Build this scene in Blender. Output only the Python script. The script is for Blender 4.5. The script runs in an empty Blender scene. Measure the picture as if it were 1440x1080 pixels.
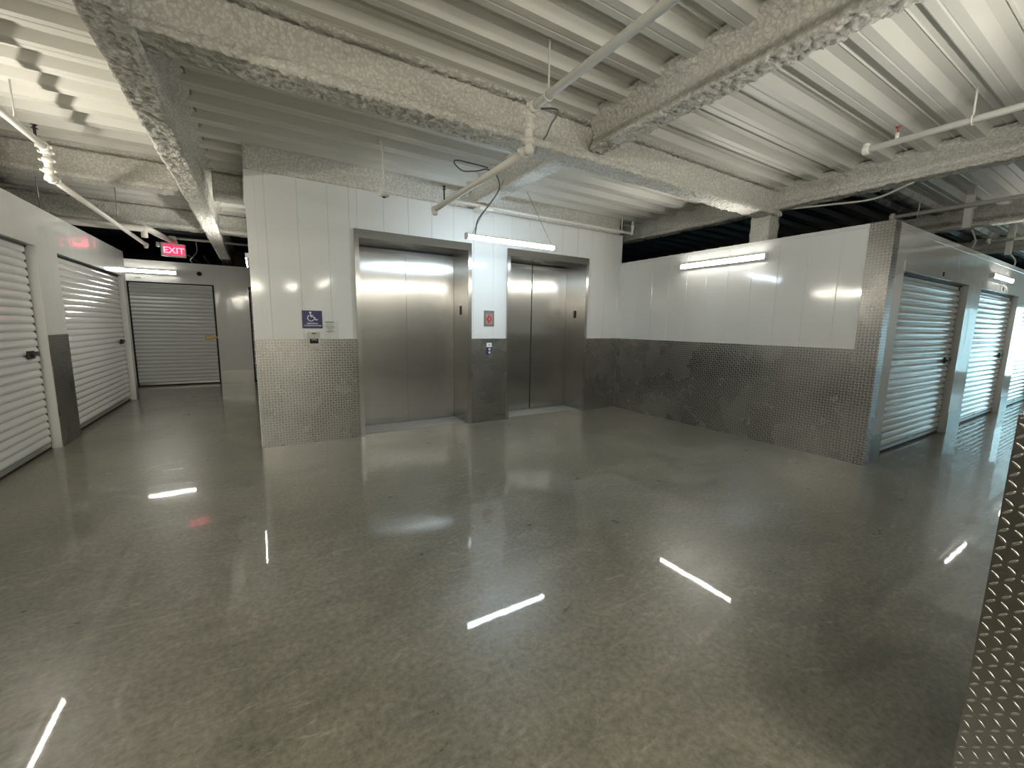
import bpy, bmesh, math, random
from mathutils import Vector, Matrix, noise
random.seed(4)
SC = bpy.context.scene
COL = SC.collection
PI = math.pi
ZD = 3.20          # underside of the low pans of the deck

# ------------------------------------------------------------------ materials
def newmat(name):
    m = bpy.data.materials.new(name); m.use_nodes = True
    nt = m.node_tree; b = nt.nodes['Principled BSDF']
    return m, nt, b
def N(nt, t, **kw):
    n = nt.nodes.new(t)
    for k, v in kw.items(): setattr(n, k, v)
    return n
def simple(name, col, rough=.5, metal=0., coat=0., emit=None, es=0., spec=None):
    m, nt, b = newmat(name)
    b.inputs['Base Color'].default_value = (*col, 1); b.inputs['Roughness'].default_value = rough
    b.inputs['Metallic'].default_value = metal; b.inputs['Coat Weight'].default_value = coat
    if spec is not None: b.inputs['Specular IOR Level'].default_value = spec
    if emit: b.inputs['Emission Color'].default_value = (*emit, 1); b.inputs['Emission Strength'].default_value = es
    return m
def mathn(nt, op, a, b=None, c=None):
    n = nt.nodes.new('ShaderNodeMath'); n.operation = op
    for i, v in enumerate((a, b, c)):
        if v is None: continue
        if isinstance(v, (int, float)): n.inputs[i].default_value = v
        else: nt.links.new(v, n.inputs[i])
    return n.outputs[0]
def noisen(nt, vec, scale, detail=3, rough=.5, dist=0.):
    n = nt.nodes.new('ShaderNodeTexNoise'); n.inputs['Scale'].default_value = scale
    n.inputs['Detail'].default_value = detail; n.inputs['Roughness'].default_value = rough; n.inputs['Distortion'].default_value = dist
    if vec is not None: nt.links.new(vec, n.inputs['Vector'])
    return n.outputs['Fac']
def ramp(nt, fac, stops):
    r = nt.nodes.new('ShaderNodeValToRGB'); e = r.color_ramp.elements
    while len(e) < len(stops): e.new(.5)
    for i, (p, c) in enumerate(stops):
        e[i].position = p; e[i].color = (*c, 1) if len(c) == 3 else c
    nt.links.new(fac, r.inputs['Fac']); return r.outputs['Color']
def mapping(nt, scale=(1, 1, 1), src='Object'):
    tc = nt.nodes.new('ShaderNodeTexCoord'); mp = nt.nodes.new('ShaderNodeMapping')
    mp.inputs['Scale'].default_value = scale; nt.links.new(tc.outputs[src], mp.inputs['Vector']); return mp.outputs['Vector']
def bump(nt, h, b, strength=.5, dist=.01, prev=None):
    n = nt.nodes.new('ShaderNodeBump'); n.inputs['Strength'].default_value = strength; n.inputs['Distance'].default_value = dist
    nt.links.new(h, n.inputs['Height'])
    if prev is not None: nt.links.new(prev, n.inputs['Normal'])
    if b is not None: nt.links.new(n.outputs['Normal'], b.inputs['Normal'])
    return n.outputs['Normal']

def mat_panel(name, col, rough=.085, wav=.09):
    m, nt, b = newmat(name)
    v = mapping(nt, (1, 1, .45)); f = noisen(nt, v, 2.2, 2)
    f2 = noisen(nt, mapping(nt), 260, 2)
    b.inputs['Base Color'].default_value = (*col, 1)
    nt.links.new(ramp(nt, noisen(nt, mapping(nt), 3, 4), [(.3, (rough*.8,)*3), (.7, (rough*1.35,)*3)]), b.inputs['Roughness'])
    bump(nt, f, b, wav, .05)
    b.inputs['Specular IOR Level'].default_value = .55
    return m
def mat_steel():
    m, nt, b = newmat('brushed_stainless')
    v = mapping(nt, (900, 900, 3)); f = noisen(nt, v, 1, 3, .6)
    big = noisen(nt, mapping(nt, (1, 1, .6)), 2.6, 3)
    nt.links.new(ramp(nt, f, [(.3, (.44, .435, .42)), (.7, (.53, .52, .50))]), b.inputs['Base Color'])
    b.inputs['Metallic'].default_value = 1; b.inputs['Roughness'].default_value = .25
    b.inputs['Anisotropic'].default_value = 1.
    tg = nt.nodes.new('ShaderNodeTangent'); tg.direction_type = 'RADIAL'; tg.axis = 'Z'; nt.links.new(tg.outputs[0], b.inputs['Tangent'])
    p = bump(nt, big, None, .05, .03); bump(nt, f, b, .35, .0006, p)
    return m
def mat_tread():
    m, nt, b = newmat('diamond_tread_aluminium')
    uv = nt.nodes.new('ShaderNodeTexCoord').outputs['UV']
    sp = nt.nodes.new('ShaderNodeSeparateXYZ'); nt.links.new(uv, sp.inputs[0])
    P = .030
    u = mathn(nt, 'DIVIDE', sp.outputs[0], P); w = mathn(nt, 'DIVIDE', sp.outputs[1], P)
    cu = mathn(nt, 'FLOOR', u); cw = mathn(nt, 'FLOOR', w)
    fu = mathn(nt, 'SUBTRACT', mathn(nt, 'SUBTRACT', u, cu), .5); fw = mathn(nt, 'SUBTRACT', mathn(nt, 'SUBTRACT', w, cw), .5)
    par = mathn(nt, 'FLOORED_MODULO', mathn(nt, 'ADD', cu, cw), 2)
    sgn = mathn(nt, 'SUBTRACT', mathn(nt, 'MULTIPLY', par, 2), 1)
    fws = mathn(nt, 'MULTIPLY', fw, sgn)
    a = mathn(nt, 'MULTIPLY', mathn(nt, 'ADD', fu, fws), .7071); c = mathn(nt, 'MULTIPLY', mathn(nt, 'SUBTRACT', fu, fws), .7071)
    d = mathn(nt, 'ADD', mathn(nt, 'POWER', mathn(nt, 'ABSOLUTE', mathn(nt, 'DIVIDE', a, .44)), 2),
              mathn(nt, 'POWER', mathn(nt, 'ABSOLUTE', mathn(nt, 'DIVIDE', c, .135)), 2))
    h = nt.nodes.new('ShaderNodeMapRange'); h.interpolation_type = 'SMOOTHSTEP'
    nt.links.new(d, h.inputs['Value']); h.inputs['From Min'].default_value = 1.25; h.inputs['From Max'].default_value = .2
    h.inputs['To Min'].default_value = 0; h.inputs['To Max'].default_value = 1
    b.inputs['Metallic'].default_value = 1
    base = ramp(nt, noisen(nt, mapping(nt), 1.7, 3), [(.3, (.23, .225, .215)), (.7, (.32, .315, .30))])
    mx = nt.nodes.new('ShaderNodeMix'); mx.data_type = 'RGBA'; nt.links.new(h.outputs['Result'], mx.inputs[0])
    nt.links.new(base, mx.inputs[6]); mx.inputs[7].default_value = (.62, .61, .585, 1); nt.links.new(mx.outputs[2], b.inputs['Base Color'])
    nt.links.new(ramp(nt, noisen(nt, mapping(nt), 2.5, 4), [(.3, (.22,)*3), (.7, (.32,)*3)]), b.inputs['Roughness'])
    bump(nt, h.outputs['Result'], b, .9, .0015)
    return m
def mat_floor():
    m, nt, b = newmat('polished_concrete')
    v = mapping(nt)
    big = noisen(nt, v, .55, 6, .6, .6); mid = noisen(nt, mapping(nt, (1, 1.7, 1)), 3.4, 9, .68, .35); fine = noisen(nt, v, 38, 6, .7)
    c1 = ramp(nt, big, [(.32, (.118, .115, .090)), (.5, (.155, .149, .120)), (.68, (.205, .194, .160))])
    c2 = ramp(nt, mid, [(.28, (.80, .81, .80)), (.44, (.92, .92, .91)), (.58, (1.07, 1.06, 1.03)), (.74, (1.26, 1.24, 1.18))])
    c3 = ramp(nt, fine, [(.3, (.62,)*3), (.5, (1, 1, 1)), (.7, (1.4, 1.4, 1.4))])
    def mul(a, c, f=1.):
        x = nt.nodes.new('ShaderNodeMix'); x.data_type = 'RGBA'; x.blend_type = 'MULTIPLY'; x.inputs[0].default_value = f
        x.clamp_result = False
        nt.links.new(a, x.inputs[6]); nt.links.new(c, x.inputs[7]); return x.outputs[2]
    col = mul(mul(c1, c2), c3)
    # pale trowel scuffs, sparse
    sv = mapping(nt, (1.2, 4.5, 1)); s = noisen(nt, sv, 2.4, 9, .72, 2.2)
    sm = ramp(nt, s, [(.55, (0, 0, 0)), (.76, (1, 1, 1))])
    x = nt.nodes.new('ShaderNodeMix'); x.data_type = 'RGBA'; nt.links.new(mathn(nt, 'MULTIPLY', mathn(nt, 'MULTIPLY', sm, .9), ramp(nt, noisen(nt, v, 1.1, 3, .6), [(.42, (.18,)*3), (.62, (1, 1, 1))])), x.inputs[0])
    nt.links.new(col, x.inputs[6]); x.inputs[7].default_value = (.40, .385, .34, 1)
    # white blotches
    s2 = ramp(nt, noisen(nt, v, 1.9, 10, .75, .3), [(.66, (0, 0, 0)), (.72, (1, 1, 1))])
    y = nt.nodes.new('ShaderNodeMix'); y.data_type = 'RGBA'; nt.links.new(mathn(nt, 'MULTIPLY', s2, .5), y.inputs[0])
    nt.links.new(x.outputs[2], y.inputs[6]); y.inputs[7].default_value = (.5, .47, .42, 1)
    nt.links.new(y.outputs[2], b.inputs['Base Color'])
    nt.links.new(ramp(nt, mid, [(.3, (.26,)*3), (.7, (.42,)*3)]), b.inputs['Roughness'])
    b.inputs['Specular IOR Level'].default_value = .5
    b.inputs['Coat Weight'].default_value = .5; b.inputs['Coat Roughness'].default_value = .03
    p = bump(nt, noisen(nt, v, 5, 4, .5, .5), None, .02, .012)
    p2 = bump(nt, noisen(nt, mapping(nt, (1, 3.2, 1)), 14, 2, .4, .6), b, .008, .002, p)
    nt.links.new(p2, b.inputs['Coat Normal'])
    return m
def mat_fire():
    m, nt, b = newmat('sprayed_fireproofing')
    v = mapping(nt)
    wv = nt.nodes.new('ShaderNodeVectorMath'); wv.operation = 'ADD'
    wn_ = nt.nodes.new('ShaderNodeTexNoise'); wn_.inputs['Scale'].default_value = 30; nt.links.new(v, wn_.inputs['Vector'])
    sc_ = nt.nodes.new('ShaderNodeVectorMath'); sc_.operation = 'SCALE'; sc_.inputs['Scale'].default_value = .03
    nt.links.new(wn_.outputs['Color'], sc_.inputs[0]); nt.links.new(v, wv.inputs[0]); nt.links.new(sc_.outputs[0], wv.inputs[1])
    vo = nt.nodes.new('ShaderNodeTexVoronoi'); vo.inputs['Scale'].default_value = 42; nt.links.new(wv.outputs[0], vo.inputs['Vector'])
    f = noisen(nt, v, 48, 6, .75, .8); f2 = noisen(nt, v, 2.4, 5, .6)
    h = mathn(nt, 'ADD', mathn(nt, 'MULTIPLY', f, 1.1), mathn(nt, 'MULTIPLY', vo.outputs['Distance'], -1.0))
    c1 = ramp(nt, f2, [(.3, (.80, .785, .725)), (.7, (.88, .865, .81))])
    c2 = ramp(nt, h, [(-.0, (.80,)*3), (.12, (.94,)*3), (.30, (1, 1, 1))])  # pits darkened by height: crevice shade painted into the colour
    x = nt.nodes.new('ShaderNodeMix'); x.data_type = 'RGBA'; x.blend_type = 'MULTIPLY'; x.inputs[0].default_value = 1
    nt.links.new(c1, x.inputs[6]); nt.links.new(c2, x.inputs[7]); nt.links.new(x.outputs[2], b.inputs['Base Color'])
    b.inputs['Roughness'].default_value = .95; b.inputs['Specular IOR Level'].default_value = .15
    bump(nt, h, b, .7, .014)
    return m
def mat_deck():
    m, nt, b = newmat('painted_metal_deck')
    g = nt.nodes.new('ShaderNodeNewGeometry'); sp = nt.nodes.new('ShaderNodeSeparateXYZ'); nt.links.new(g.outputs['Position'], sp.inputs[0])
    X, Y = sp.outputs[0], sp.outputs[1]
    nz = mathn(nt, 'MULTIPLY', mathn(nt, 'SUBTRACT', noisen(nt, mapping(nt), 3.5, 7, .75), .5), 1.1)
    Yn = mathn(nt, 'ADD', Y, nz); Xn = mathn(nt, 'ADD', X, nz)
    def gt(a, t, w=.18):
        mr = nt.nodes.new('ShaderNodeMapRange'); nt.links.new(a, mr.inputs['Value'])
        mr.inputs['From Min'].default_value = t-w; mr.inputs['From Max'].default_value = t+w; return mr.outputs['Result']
    # near-black where the deck runs on over the closed storage blocks
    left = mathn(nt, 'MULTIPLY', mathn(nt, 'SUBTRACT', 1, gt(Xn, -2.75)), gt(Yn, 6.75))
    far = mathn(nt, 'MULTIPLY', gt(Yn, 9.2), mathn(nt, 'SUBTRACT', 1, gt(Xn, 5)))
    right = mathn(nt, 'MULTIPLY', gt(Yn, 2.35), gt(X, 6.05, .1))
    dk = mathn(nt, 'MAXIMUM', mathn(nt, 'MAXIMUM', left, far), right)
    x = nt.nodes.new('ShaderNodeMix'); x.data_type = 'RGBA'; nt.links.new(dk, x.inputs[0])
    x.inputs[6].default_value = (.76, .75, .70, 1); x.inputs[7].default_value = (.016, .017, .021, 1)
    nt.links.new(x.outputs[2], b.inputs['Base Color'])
    b.inputs['Roughness'].default_value = .5
    bump(nt, noisen(nt, mapping(nt), 90, 3), b, .08, .004)
    return m

WHITE = mat_panel('white_prefinished_steel', (.76, .775, .77))
WHITE2 = mat_panel('white_gloss_storage_steel', (.70, .71, .70), .085, .22)
CURT = mat_panel('white_door_slats', (.66, .67, .665), .13, .04)
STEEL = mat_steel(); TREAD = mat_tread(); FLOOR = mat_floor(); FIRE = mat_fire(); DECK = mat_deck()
GALV = simple('galvanised', (.52, .52, .50), .38, .85)
KICK = simple('kick_plate_metal', (.30, .295, .28), .32, 1.)
DARK = simple('black_rubber', (.012, .012, .013), .6)
BLACKM = simple('black_latch_metal', (.025, .022, .022), .4, .4)
BRASS = simple('brass_latch', (.28, .19, .07), .35, .8)
PIPE = simple('white_painted_pipe', (.74, .725, .68), .6)
CORD = simple('grey_cable', (.16, .165, .17), .55)
WIRE = simple('hanger_wire', (.38, .38, .38), .4, .6)
HOLE = simple('dark_hole', (.01, .01, .01), .8)
FIX = simple('white_fixture_body', (.74, .74, .72), .4)
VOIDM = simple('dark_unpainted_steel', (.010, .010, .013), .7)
NAVY = simple('navy_sign', (.006, .012, .11), .35)
SIGNW = simple('sign_white', (.78, .80, .82), .4)
PAPER = simple('paper_notice', (.66, .67, .64), .5)
INK = simple('grey_ink', (.16, .17, .16), .6)
INKD = simple('dark_ink', (.03, .04, .035), .6)
RED = simple('red_pictogram', (.42, .05, .05), .5)
BRONZE = simple('grey_plaque', (.25, .24, .22), .4, .6)
BLUEP = simple('slate_blue_button_plate', (.03, .045, .10), .35)
SILL = simple('pale_sill_concrete', (.42, .41, .38), .5)
BULB = simple('glass_bulb', (.35, .04, .03), .2)
def tube(name, col, s):
    m = simple(name, (.0, .0, .0), .5, emit=col, es=s, spec=0.)
    m.cycles.emission_sampling = 'FRONT'; return m
T_COOL = tube('tube_cool', (.74, .90, 1.0), 17)
T_NEUT = tube('tube_neutral', (1.0, .96, .86), 20)
T_FILL = tube('tube_lobby_fill', (1.0, .93, .79), 55)  # stronger emission for the added lobby fill tubes
T_WARM = tube('tube_warm', (1.0, .93, .79), 30)
EXITR = simple('exit_face', (.8, .1, .15), .4, emit=(1, .02, .09), es=.4)
EXITP = simple('exit_letters', (.8, .1, .15), .4, emit=(1, .22, .28), es=.8)
DAY = simple('daylight_glass', (.7, .9, .95), .2, emit=(.50, .87, 1.0), es=1.7)

# ------------------------------------------------------------------ mesh helpers
def link(name, bm, mat, parent=None, smooth=False, loc=None):
    bmesh.ops.remove_doubles(bm, verts=bm.verts, dist=1e-5)
    bmesh.ops.recalc_face_normals(bm, faces=bm.faces)
    me = bpy.data.meshes.new(name); bm.to_mesh(me); bm.free()
    me.materials.append(mat)
    if smooth:
        for p in me.polygons: p.use_smooth = True
    o = bpy.data.objects.new(name, me); COL.objects.link(o)
    if parent: o.parent = parent
    if loc: o.location = loc
    return o
def raw(name, verts, faces, mat, parent=None, smooth=False):
    me = bpy.data.meshes.new(name); me.from_pydata(verts, [], faces); me.validate(); me.materials.append(mat)
    if smooth:
        for p in me.polygons: p.use_smooth = True
    o = bpy.data.objects.new(name, me); COL.objects.link(o)
    if parent: o.parent = parent
    return o
def box(bm, x0, x1, y0, y1, z0, z1, bev=0):
    vs = [bm.verts.new(p) for p in ((x0,y0,z0),(x1,y0,z0),(x1,y1,z0),(x0,y1,z0),(x0,y0,z1),(x1,y0,z1),(x1,y1,z1),(x0,y1,z1))]
    fs = [bm.faces.new([vs[i] for i in f]) for f in ((0,3,2,1),(4,5,6,7),(0,1,5,4),(1,2,6,5),(2,3,7,6),(3,0,4,7))]
    if bev:
        es = list({e for f in fs for e in f.edges})
        bmesh.ops.bevel(bm, geom=es, offset=bev, segments=2, affect='EDGES', profile=.5)
def bx(name, x0, x1, y0, y1, z0, z1, mat, parent=None, bev=0):
    bm = bmesh.new(); box(bm, x0, x1, y0, y1, z0, z1, bev); return link(name, bm, mat, parent)
def tubepath(bm, pts, r, seg=10, caps=True):
    pts = [Vector(p) for p in pts]; rings = []
    up = Vector((0, 0, 1)); prevn = None
    for i, p in enumerate(pts):
        d = (pts[min(i+1, len(pts)-1)] - pts[max(i-1, 0)]).normalized()
        if prevn is None:
            a = up if abs(d.z) < .9 else Vector((1, 0, 0))
            n = d.cross(a).normalized()
        else:
            n = (prevn - d*prevn.dot(d)).normalized()
        prevn = n; bnm = d.cross(n)
        rr = r[i] if isinstance(r, (list, tuple)) else r
        rings.append([bm.verts.new(p + n*rr*math.cos(2*PI*k/seg) + bnm*rr*math.sin(2*PI*k/seg)) for k in range(seg)])
    for a, b in zip(rings, rings[1:]):
        for k in range(seg): bm.faces.new((a[k], a[(k+1) % seg], b[(k+1) % seg], b[k]))
    if caps: bm.faces.new(rings[0][::-1]); bm.faces.new(rings[-1])
def tb(name, pts, r, mat, parent=None, seg=10):
    bm = bmesh.new(); tubepath(bm, pts, r, seg); return link(name, bm, mat, parent, True)
def spline(pts, n=8):
    P = [Vector(p) for p in pts]; P = [2*P[0]-P[1]] + P + [2*P[-1]-P[-2]]; out = []
    for i in range(1, len(P)-2):
        a, b, c, d = P[i-1:i+3]
        for k in range(n):
            t = k/n
            out.append(.5*((2*b)+(c-a)*t+(2*a-5*b+4*c-d)*t*t+(3*b-a-3*c+d)*t**3))
    out.append(P[-2]); return out
def tag(o, label=None, cat=None, group=None, kind=None):
    if label: o['label'] = label
    if cat: o['category'] = cat
    if group: o['group'] = group
    if kind: o['kind'] = kind
    return o
def empty(name, loc, rz=0, label=None, cat=None, group=None):
    o = bpy.data.objects.new(name, None); COL.objects.link(o); o.location = loc; o.rotation_euler = (0, 0, rz)
    o.empty_display_size = .1
    return tag(o, label, cat, group)
def struct(o): o['kind'] = 'structure'; return o
def copy_tree(o, parent=None):
    kids = [c for c in COL.objects if c.parent == o]
    c = o.copy(); COL.objects.link(c)
    if parent: c.parent = parent
    for k in kids: copy_tree(k, c)
    return c

# grooved wall panel in a vertical plane: profile along u with small V grooves
def grooved(name, axis, const, u0, u1, z0, z1, joints, thick, sign, mat, parent=None):
    """axis 'x': the wall runs along x at y=const and its face looks to sign*y; axis 'y' the other way round"""
    g, dpt = .004, .005
    us = [(u0, 0)]
    for j in sorted(joints):
        if u0+.01 < j < u1-.01: us += [(j-g, 0), (j, dpt), (j+g, 0)]
    us += [(u1, 0)]
    V = []; F = []
    for u, d in us:
        for z in (z0, z1):
            c = const - sign*d
            V.append((u, c, z) if axis == 'x' else (c, u, z))
    n = len(us)
    F += [(2*i, 2*i+2, 2*i+3, 2*i+1) for i in range(n-1)]
    bi = len(V)
    for u in (u0, u1):
        for z in (z0, z1):
            c = const - sign*thick
            V.append((u, c, z) if axis == 'x' else (c, u, z))
    F += [(bi, bi+1, bi+3, bi+2), (0, 1, bi+1, bi), (2*n-2, bi+2, bi+3, 2*n-1)]
    F += [tuple([1] + [2*i+1 for i in range(1, n)] + [bi+3, bi+1]), tuple([0, bi, bi+2] + [2*i for i in range(n-1, 0, -1)])]
    return V, F
def join_parts(name, parts, mat):
    V = []; F = []
    for v, f in parts:
        b = len(V); V += v; F += [tuple(i+b for i in q) for q in f]
    bm = bmesh.new(); vs = [bm.verts.new(p) for p in V]
    for f in F:
        try: bm.faces.new([vs[i] for i in f])
        except ValueError: pass
    bmesh.ops.recalc_face_normals(bm, faces=bm.faces)
    me = bpy.data.meshes.new(name); bm.to_mesh(me); bm.free(); me.materials.append(mat)
    o = bpy.data.objects.new(name, me); COL.objects.link(o); return o

# plate panels carry a UV in metres
def plate(name, pts_path, z0, z1, t, label, cat='wall panel', mat=None, group=None, us=1.):
    """pts_path: plan polyline of the visible face (list of (x,y)); the sheet has thickness t behind it"""
    bm = bmesh.new(); uvl = bm.loops.layers.uv.new('UVMap'); s = 0
    P = [Vector((x, y)) for x, y in pts_path]
    # offset polyline (behind)
    Q = []
    for i, p in enumerate(P):
        ns = []
        if i > 0: d = (P[i]-P[i-1]).normalized(); ns.append(Vector((-d.y, d.x)))
        if i < len(P)-1: d = (P[i+1]-P[i]).normalized(); ns.append(Vector((-d.y, d.x)))
        n = sum(ns, Vector((0, 0))).normalized()
        k = 1/max(.3, n.dot(ns[0])); Q.append(p + n*t*k)
    def quad(a, b, c, d, uv):
        f = bm.faces.new([bm.verts.new(v) for v in (a, b, c, d)])
        for l, q in zip(f.loops, uv): l[uvl].uv = (q[0]*us, q[1]*us)
    for i in range(len(P)-1):
        a, b = P[i], P[i+1]; L = (b-a).length
        quad((*a, z0), (*b, z0), (*b, z1), (*a, z1), ((s, z0), (s+L, z0), (s+L, z1), (s, z1)))
        c, d = Q[i], Q[i+1]
        quad((*d, z0), (*c, z0), (*c, z1), (*d, z1), ((0, 0),)*4)
        quad((*a, z1), (*b, z1), (*d, z1), (*c, z1), ((0, 0),)*4)
        quad((*b, z0), (*a, z0), (*c, z0), (*d, z0), ((0, 0),)*4)
        s += L
    for p, q in ((P[0], Q[0]), (P[-1], Q[-1])):
        quad((*q, z0), (*p, z0), (*p, z1), (*q, z1), ((0, 0),)*4)
    bmesh.ops.remove_doubles(bm, verts=bm.verts, dist=1e-5)
    bmesh.ops.recalc_face_normals(bm, faces=bm.faces)
    me = bpy.data.meshes.new(name); bm.to_mesh(me); bm.free(); me.materials.append(mat or TREAD)
    o = bpy.data.objects.new(name, me); COL.objects.link(o)
    return tag(o, label, cat, group)

# ------------------------------------------------------------------ shell
struct(bx('floor', -9, 17.2, -5.2, 15, -.12, 0, FLOOR))
# deck: trapezoid sheet running along x
def build_deck():
    prof = []; y = -5.2 - ((-5.2-1.215) % .333)
    k = 0
    while y < 15:
        # y marks the sidewall that faces the camera, going down to the low pan
        prof += [(y-.022, ZD+.062), (y+.022, ZD), (y+.075, ZD), (y+.082, ZD+.006), (y+.090, ZD), (y+.135, ZD), (y+.175, ZD+.062),
                 (y+.228, ZD+.062)]
        if k % 3 == 0: prof += [(y+.2285, ZD+.040), (y+.2345, ZD+.040), (y+.235, ZD+.062)]
        else: prof += [(y+.234, ZD+.052), (y+.240, ZD+.062)]
        y += .333; k += 1
    x0, x1 = -9, 17.2
    n = len(prof)
    V = [(x0, a, b) for a, b in prof] + [(x1, a, b) for a, b in prof]
    F = [(i, i+1, n+i+1, n+i) for i in range(n-1)]
    b0 = len(V)
    V += [(x0, prof[0][0], ZD+.2), (x0, prof[-1][0], ZD+.2), (x1, prof[0][0], ZD+.2), (x1, prof[-1][0], ZD+.2)]
    F += [(b0, b0+2, b0+3, b0+1)]
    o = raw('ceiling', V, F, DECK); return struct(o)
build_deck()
H2, HW = 2.48, 2.95
EY = 5.285
RX = 5.385
# outer shell, dark unpainted steel with vertical ribs
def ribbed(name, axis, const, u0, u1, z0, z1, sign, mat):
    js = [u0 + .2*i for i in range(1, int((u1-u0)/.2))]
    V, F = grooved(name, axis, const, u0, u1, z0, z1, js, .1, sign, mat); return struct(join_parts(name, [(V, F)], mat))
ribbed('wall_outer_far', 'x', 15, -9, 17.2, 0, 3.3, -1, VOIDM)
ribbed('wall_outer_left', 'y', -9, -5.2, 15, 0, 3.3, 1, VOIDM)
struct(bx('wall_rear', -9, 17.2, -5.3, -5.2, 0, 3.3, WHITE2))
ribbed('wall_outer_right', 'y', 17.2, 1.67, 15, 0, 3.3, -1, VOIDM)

# elevator wall, with two openings
E1 = (1.03, 2.55); E2 = (3.12, 4.655); EH = 2.50
J = [.06, .145] + [.145 + .3055*i for i in range(1, 18)]
wp = []
def W(u0, u1, z0, z1, js): wp.append(grooved('', 'x', EY, u0, u1, z0, z1, js, .12, -1, WHITE))
W(-.03, E1[0], 0, HW, J+[.985]); W(E1[0], E1[1], EH, HW, [1.075+.305*i for i in range(6)]); W(E1[1], E2[0], 0, HW, J)
W(E2[0], E2[1], EH, HW, J); W(E2[1], RX+.02, 0, HW, J)
for q in wp: struct(join_parts('wall_back', [q], WHITE))
# side of the elevator shaft, along the left corridor
V, F = grooved('', 'y', -.03, EY+.001, 9.35, 0, HW, [EY+.3*i for i in range(1, 14)], .12, -1, WHITE)
struct(join_parts('wall_shaft_side', [(V, F)], WHITE))
struct(bx('wall_shaft_rear', .09, 5.4, 9.23, 9.35, 0, HW, WHITE))
# right wall
V, F = grooved('', 'y', RX, 1.67, EY, 0, H2-.03, [2.09+.3115*i-.3115 for i in range(1, 12)], .08, -1, WHITE)
wr = join_parts('wall_right', [(V, F)], WHITE); struct(wr)
struct(bx('trim_1', RX-.006, RX+.09, 1.66, EY-.002, H2-.03, H2+.01, WHITE2))
# right corridor row, face at y=1.67
RY = 1.67
OPR = [(5.81, 8.20), (8.82, 11.22), (11.78, 14.1), (14.7, 16.9)]
bm = bmesh.new(); xs = [RX+.081] + [v for o in OPR for v in o] + [17.1]
for a, b in zip(xs[::2], xs[1::2]): box(bm, a, b, RY, RY+.22, 0, 2.04)
box(bm, RX+.081, 17.1, RY, RY+.22, 2.04, H2); box(bm, RX+.081, 17.1, RY-.006, RY+.02, H2-.05, H2+.01)
for a, b in OPR: box(bm, a-.02, b+.02, RY-.008, RY, 2.04, 2.14)
struct(link('wall_corridor', bm, WHITE2))
# left row, face at x=-1.9
LX = -1.9; LH = 2.56
OPL = [(-3.6, -1.0), (-.48, 2.5), (3.05, 6.33), (6.88, 9.66)]
bm = bmesh.new(); ys = [-5.2] + [v for o in OPL for v in o] + [9.80]
for a, b in zip(ys[::2], ys[1::2]): box(bm, LX-.22, LX, a, b, 0, 2.14)
box(bm, LX-.22, LX, -5.2, 9.80, 2.14, LH)
box(bm, -9, LX-.22, 9.70, 9.80, 0, LH)
struct(link('wall_left', bm, WHITE2))
# end wall, y=11.4
bm = bmesh.new(); EW = 11.4; HE = 2.62
for a, b in ((-9, -2.22), (-.76, -.12), (2.3, 17.1)): box(bm, a, b, EW, EW+.22, 0, 2.185)
box(bm, -9, 17.1, EW, EW+.22, 2.185, HE)
for u in (-.76, .1): box(bm, u-.004, u+.004, EW-.003, EW, 2.19, HE)
struct(link('wall_end', bm, WHITE2))
# near block on the right, corner at (1.5, .19)
NX, NY = 1.505, .185
bm = bmesh.new(); box(bm, NX, NX+.08, -5.2, NY, 0, H2)
box(bm, NX+.08, 17.1, NY-.08, NY, 0, H2)
struct(link('wall_near', bm, WHITE2))
# daylight window closing the right corridor
struct(bx('wall_corridor_end', 17.1, 17.2, -5.2, 1.67, 0, 3.3, WHITE2))
wn = bx('window_1', 17.04, 17.10, .30, 1.60, .25, 2.15, FIX); struct(wn)
bx('pane', 17.02, 17.05, .36, .92, .32, 2.08, DAY, wn); bx('pane', 17.02, 17.05, .98, 1.54, .32, 2.08, DAY, wn)

# ------------------------------------------------------------------ plates and kick plates
ZP = 1.215; o_ = .006
plate('diamond_plate_panel', [(-.02, EY-o_), (.985, EY-o_)], 0, ZP, .005, 'diamond plate wainscot under the blue accessible sign, left of the wide elevator')
plate('diamond_plate_panel', [(.985, EY-o_-.001), (1.03, EY-o_-.001)], 0, ZP, .005, 'narrow strip of diamond plate against the left elevator door frame')
plate('diamond_plate_panel', [(E1[1], EY-o_), (E2[0], EY-o_)], 0, ZP, .005, 'diamond plate wainscot between the two elevators, below the red pictogram')
plate('diamond_plate_panel', [(E2[1], EY-o_), (RX-o_, EY-o_)], 0, ZP, .005, 'short diamond plate wainscot between the right elevator and the room corner')
plate('diamond_plate_panel', [(RX-o_, EY-.012), (RX-o_, 1.86)], 0, ZP, .005, 'long diamond plate wainscot along the right wall')
plate('corner_guard', [(RX-.010, 1.86), (RX-.010, RY-.012), (RX+.14, RY-.012)], 0, H2+.012, .004, 'full-height diamond plate guard wrapped round the outer wall corner', 'corner guard')
plate('kick_plate', [(RX+.14, RY-.010), (RX+.42, RY-.010)], 0, .29, .004, 'plain metal kick plate at the foot of the diamond plate corner', 'kick plate', KICK)
def wains(x0, x1, lab): plate('kick_plate', [(x0, RY-.006), (x1, RY-.006)], 0, .29, .004, lab, 'kick plate', KICK)
wains(8.2, 8.82, 'metal kick plate between the first and second corridor doors from the corner')
wains(11.22, 11.78, 'metal kick plate between the second and third corridor doors from the corner')
plate('diamond_plate_panel', [(LX+.006, 6.33), (LX+.006, 6.88)], 0, ZP+.01, .004, 'diamond plate strip between the two left roll-up doors')
plate('kick_plate', [(LX+.006, 9.66), (LX+.006, 9.8)], 0, .29, .004, 'metal kick plate at the far end of the left door row', 'kick plate', KICK)
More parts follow.
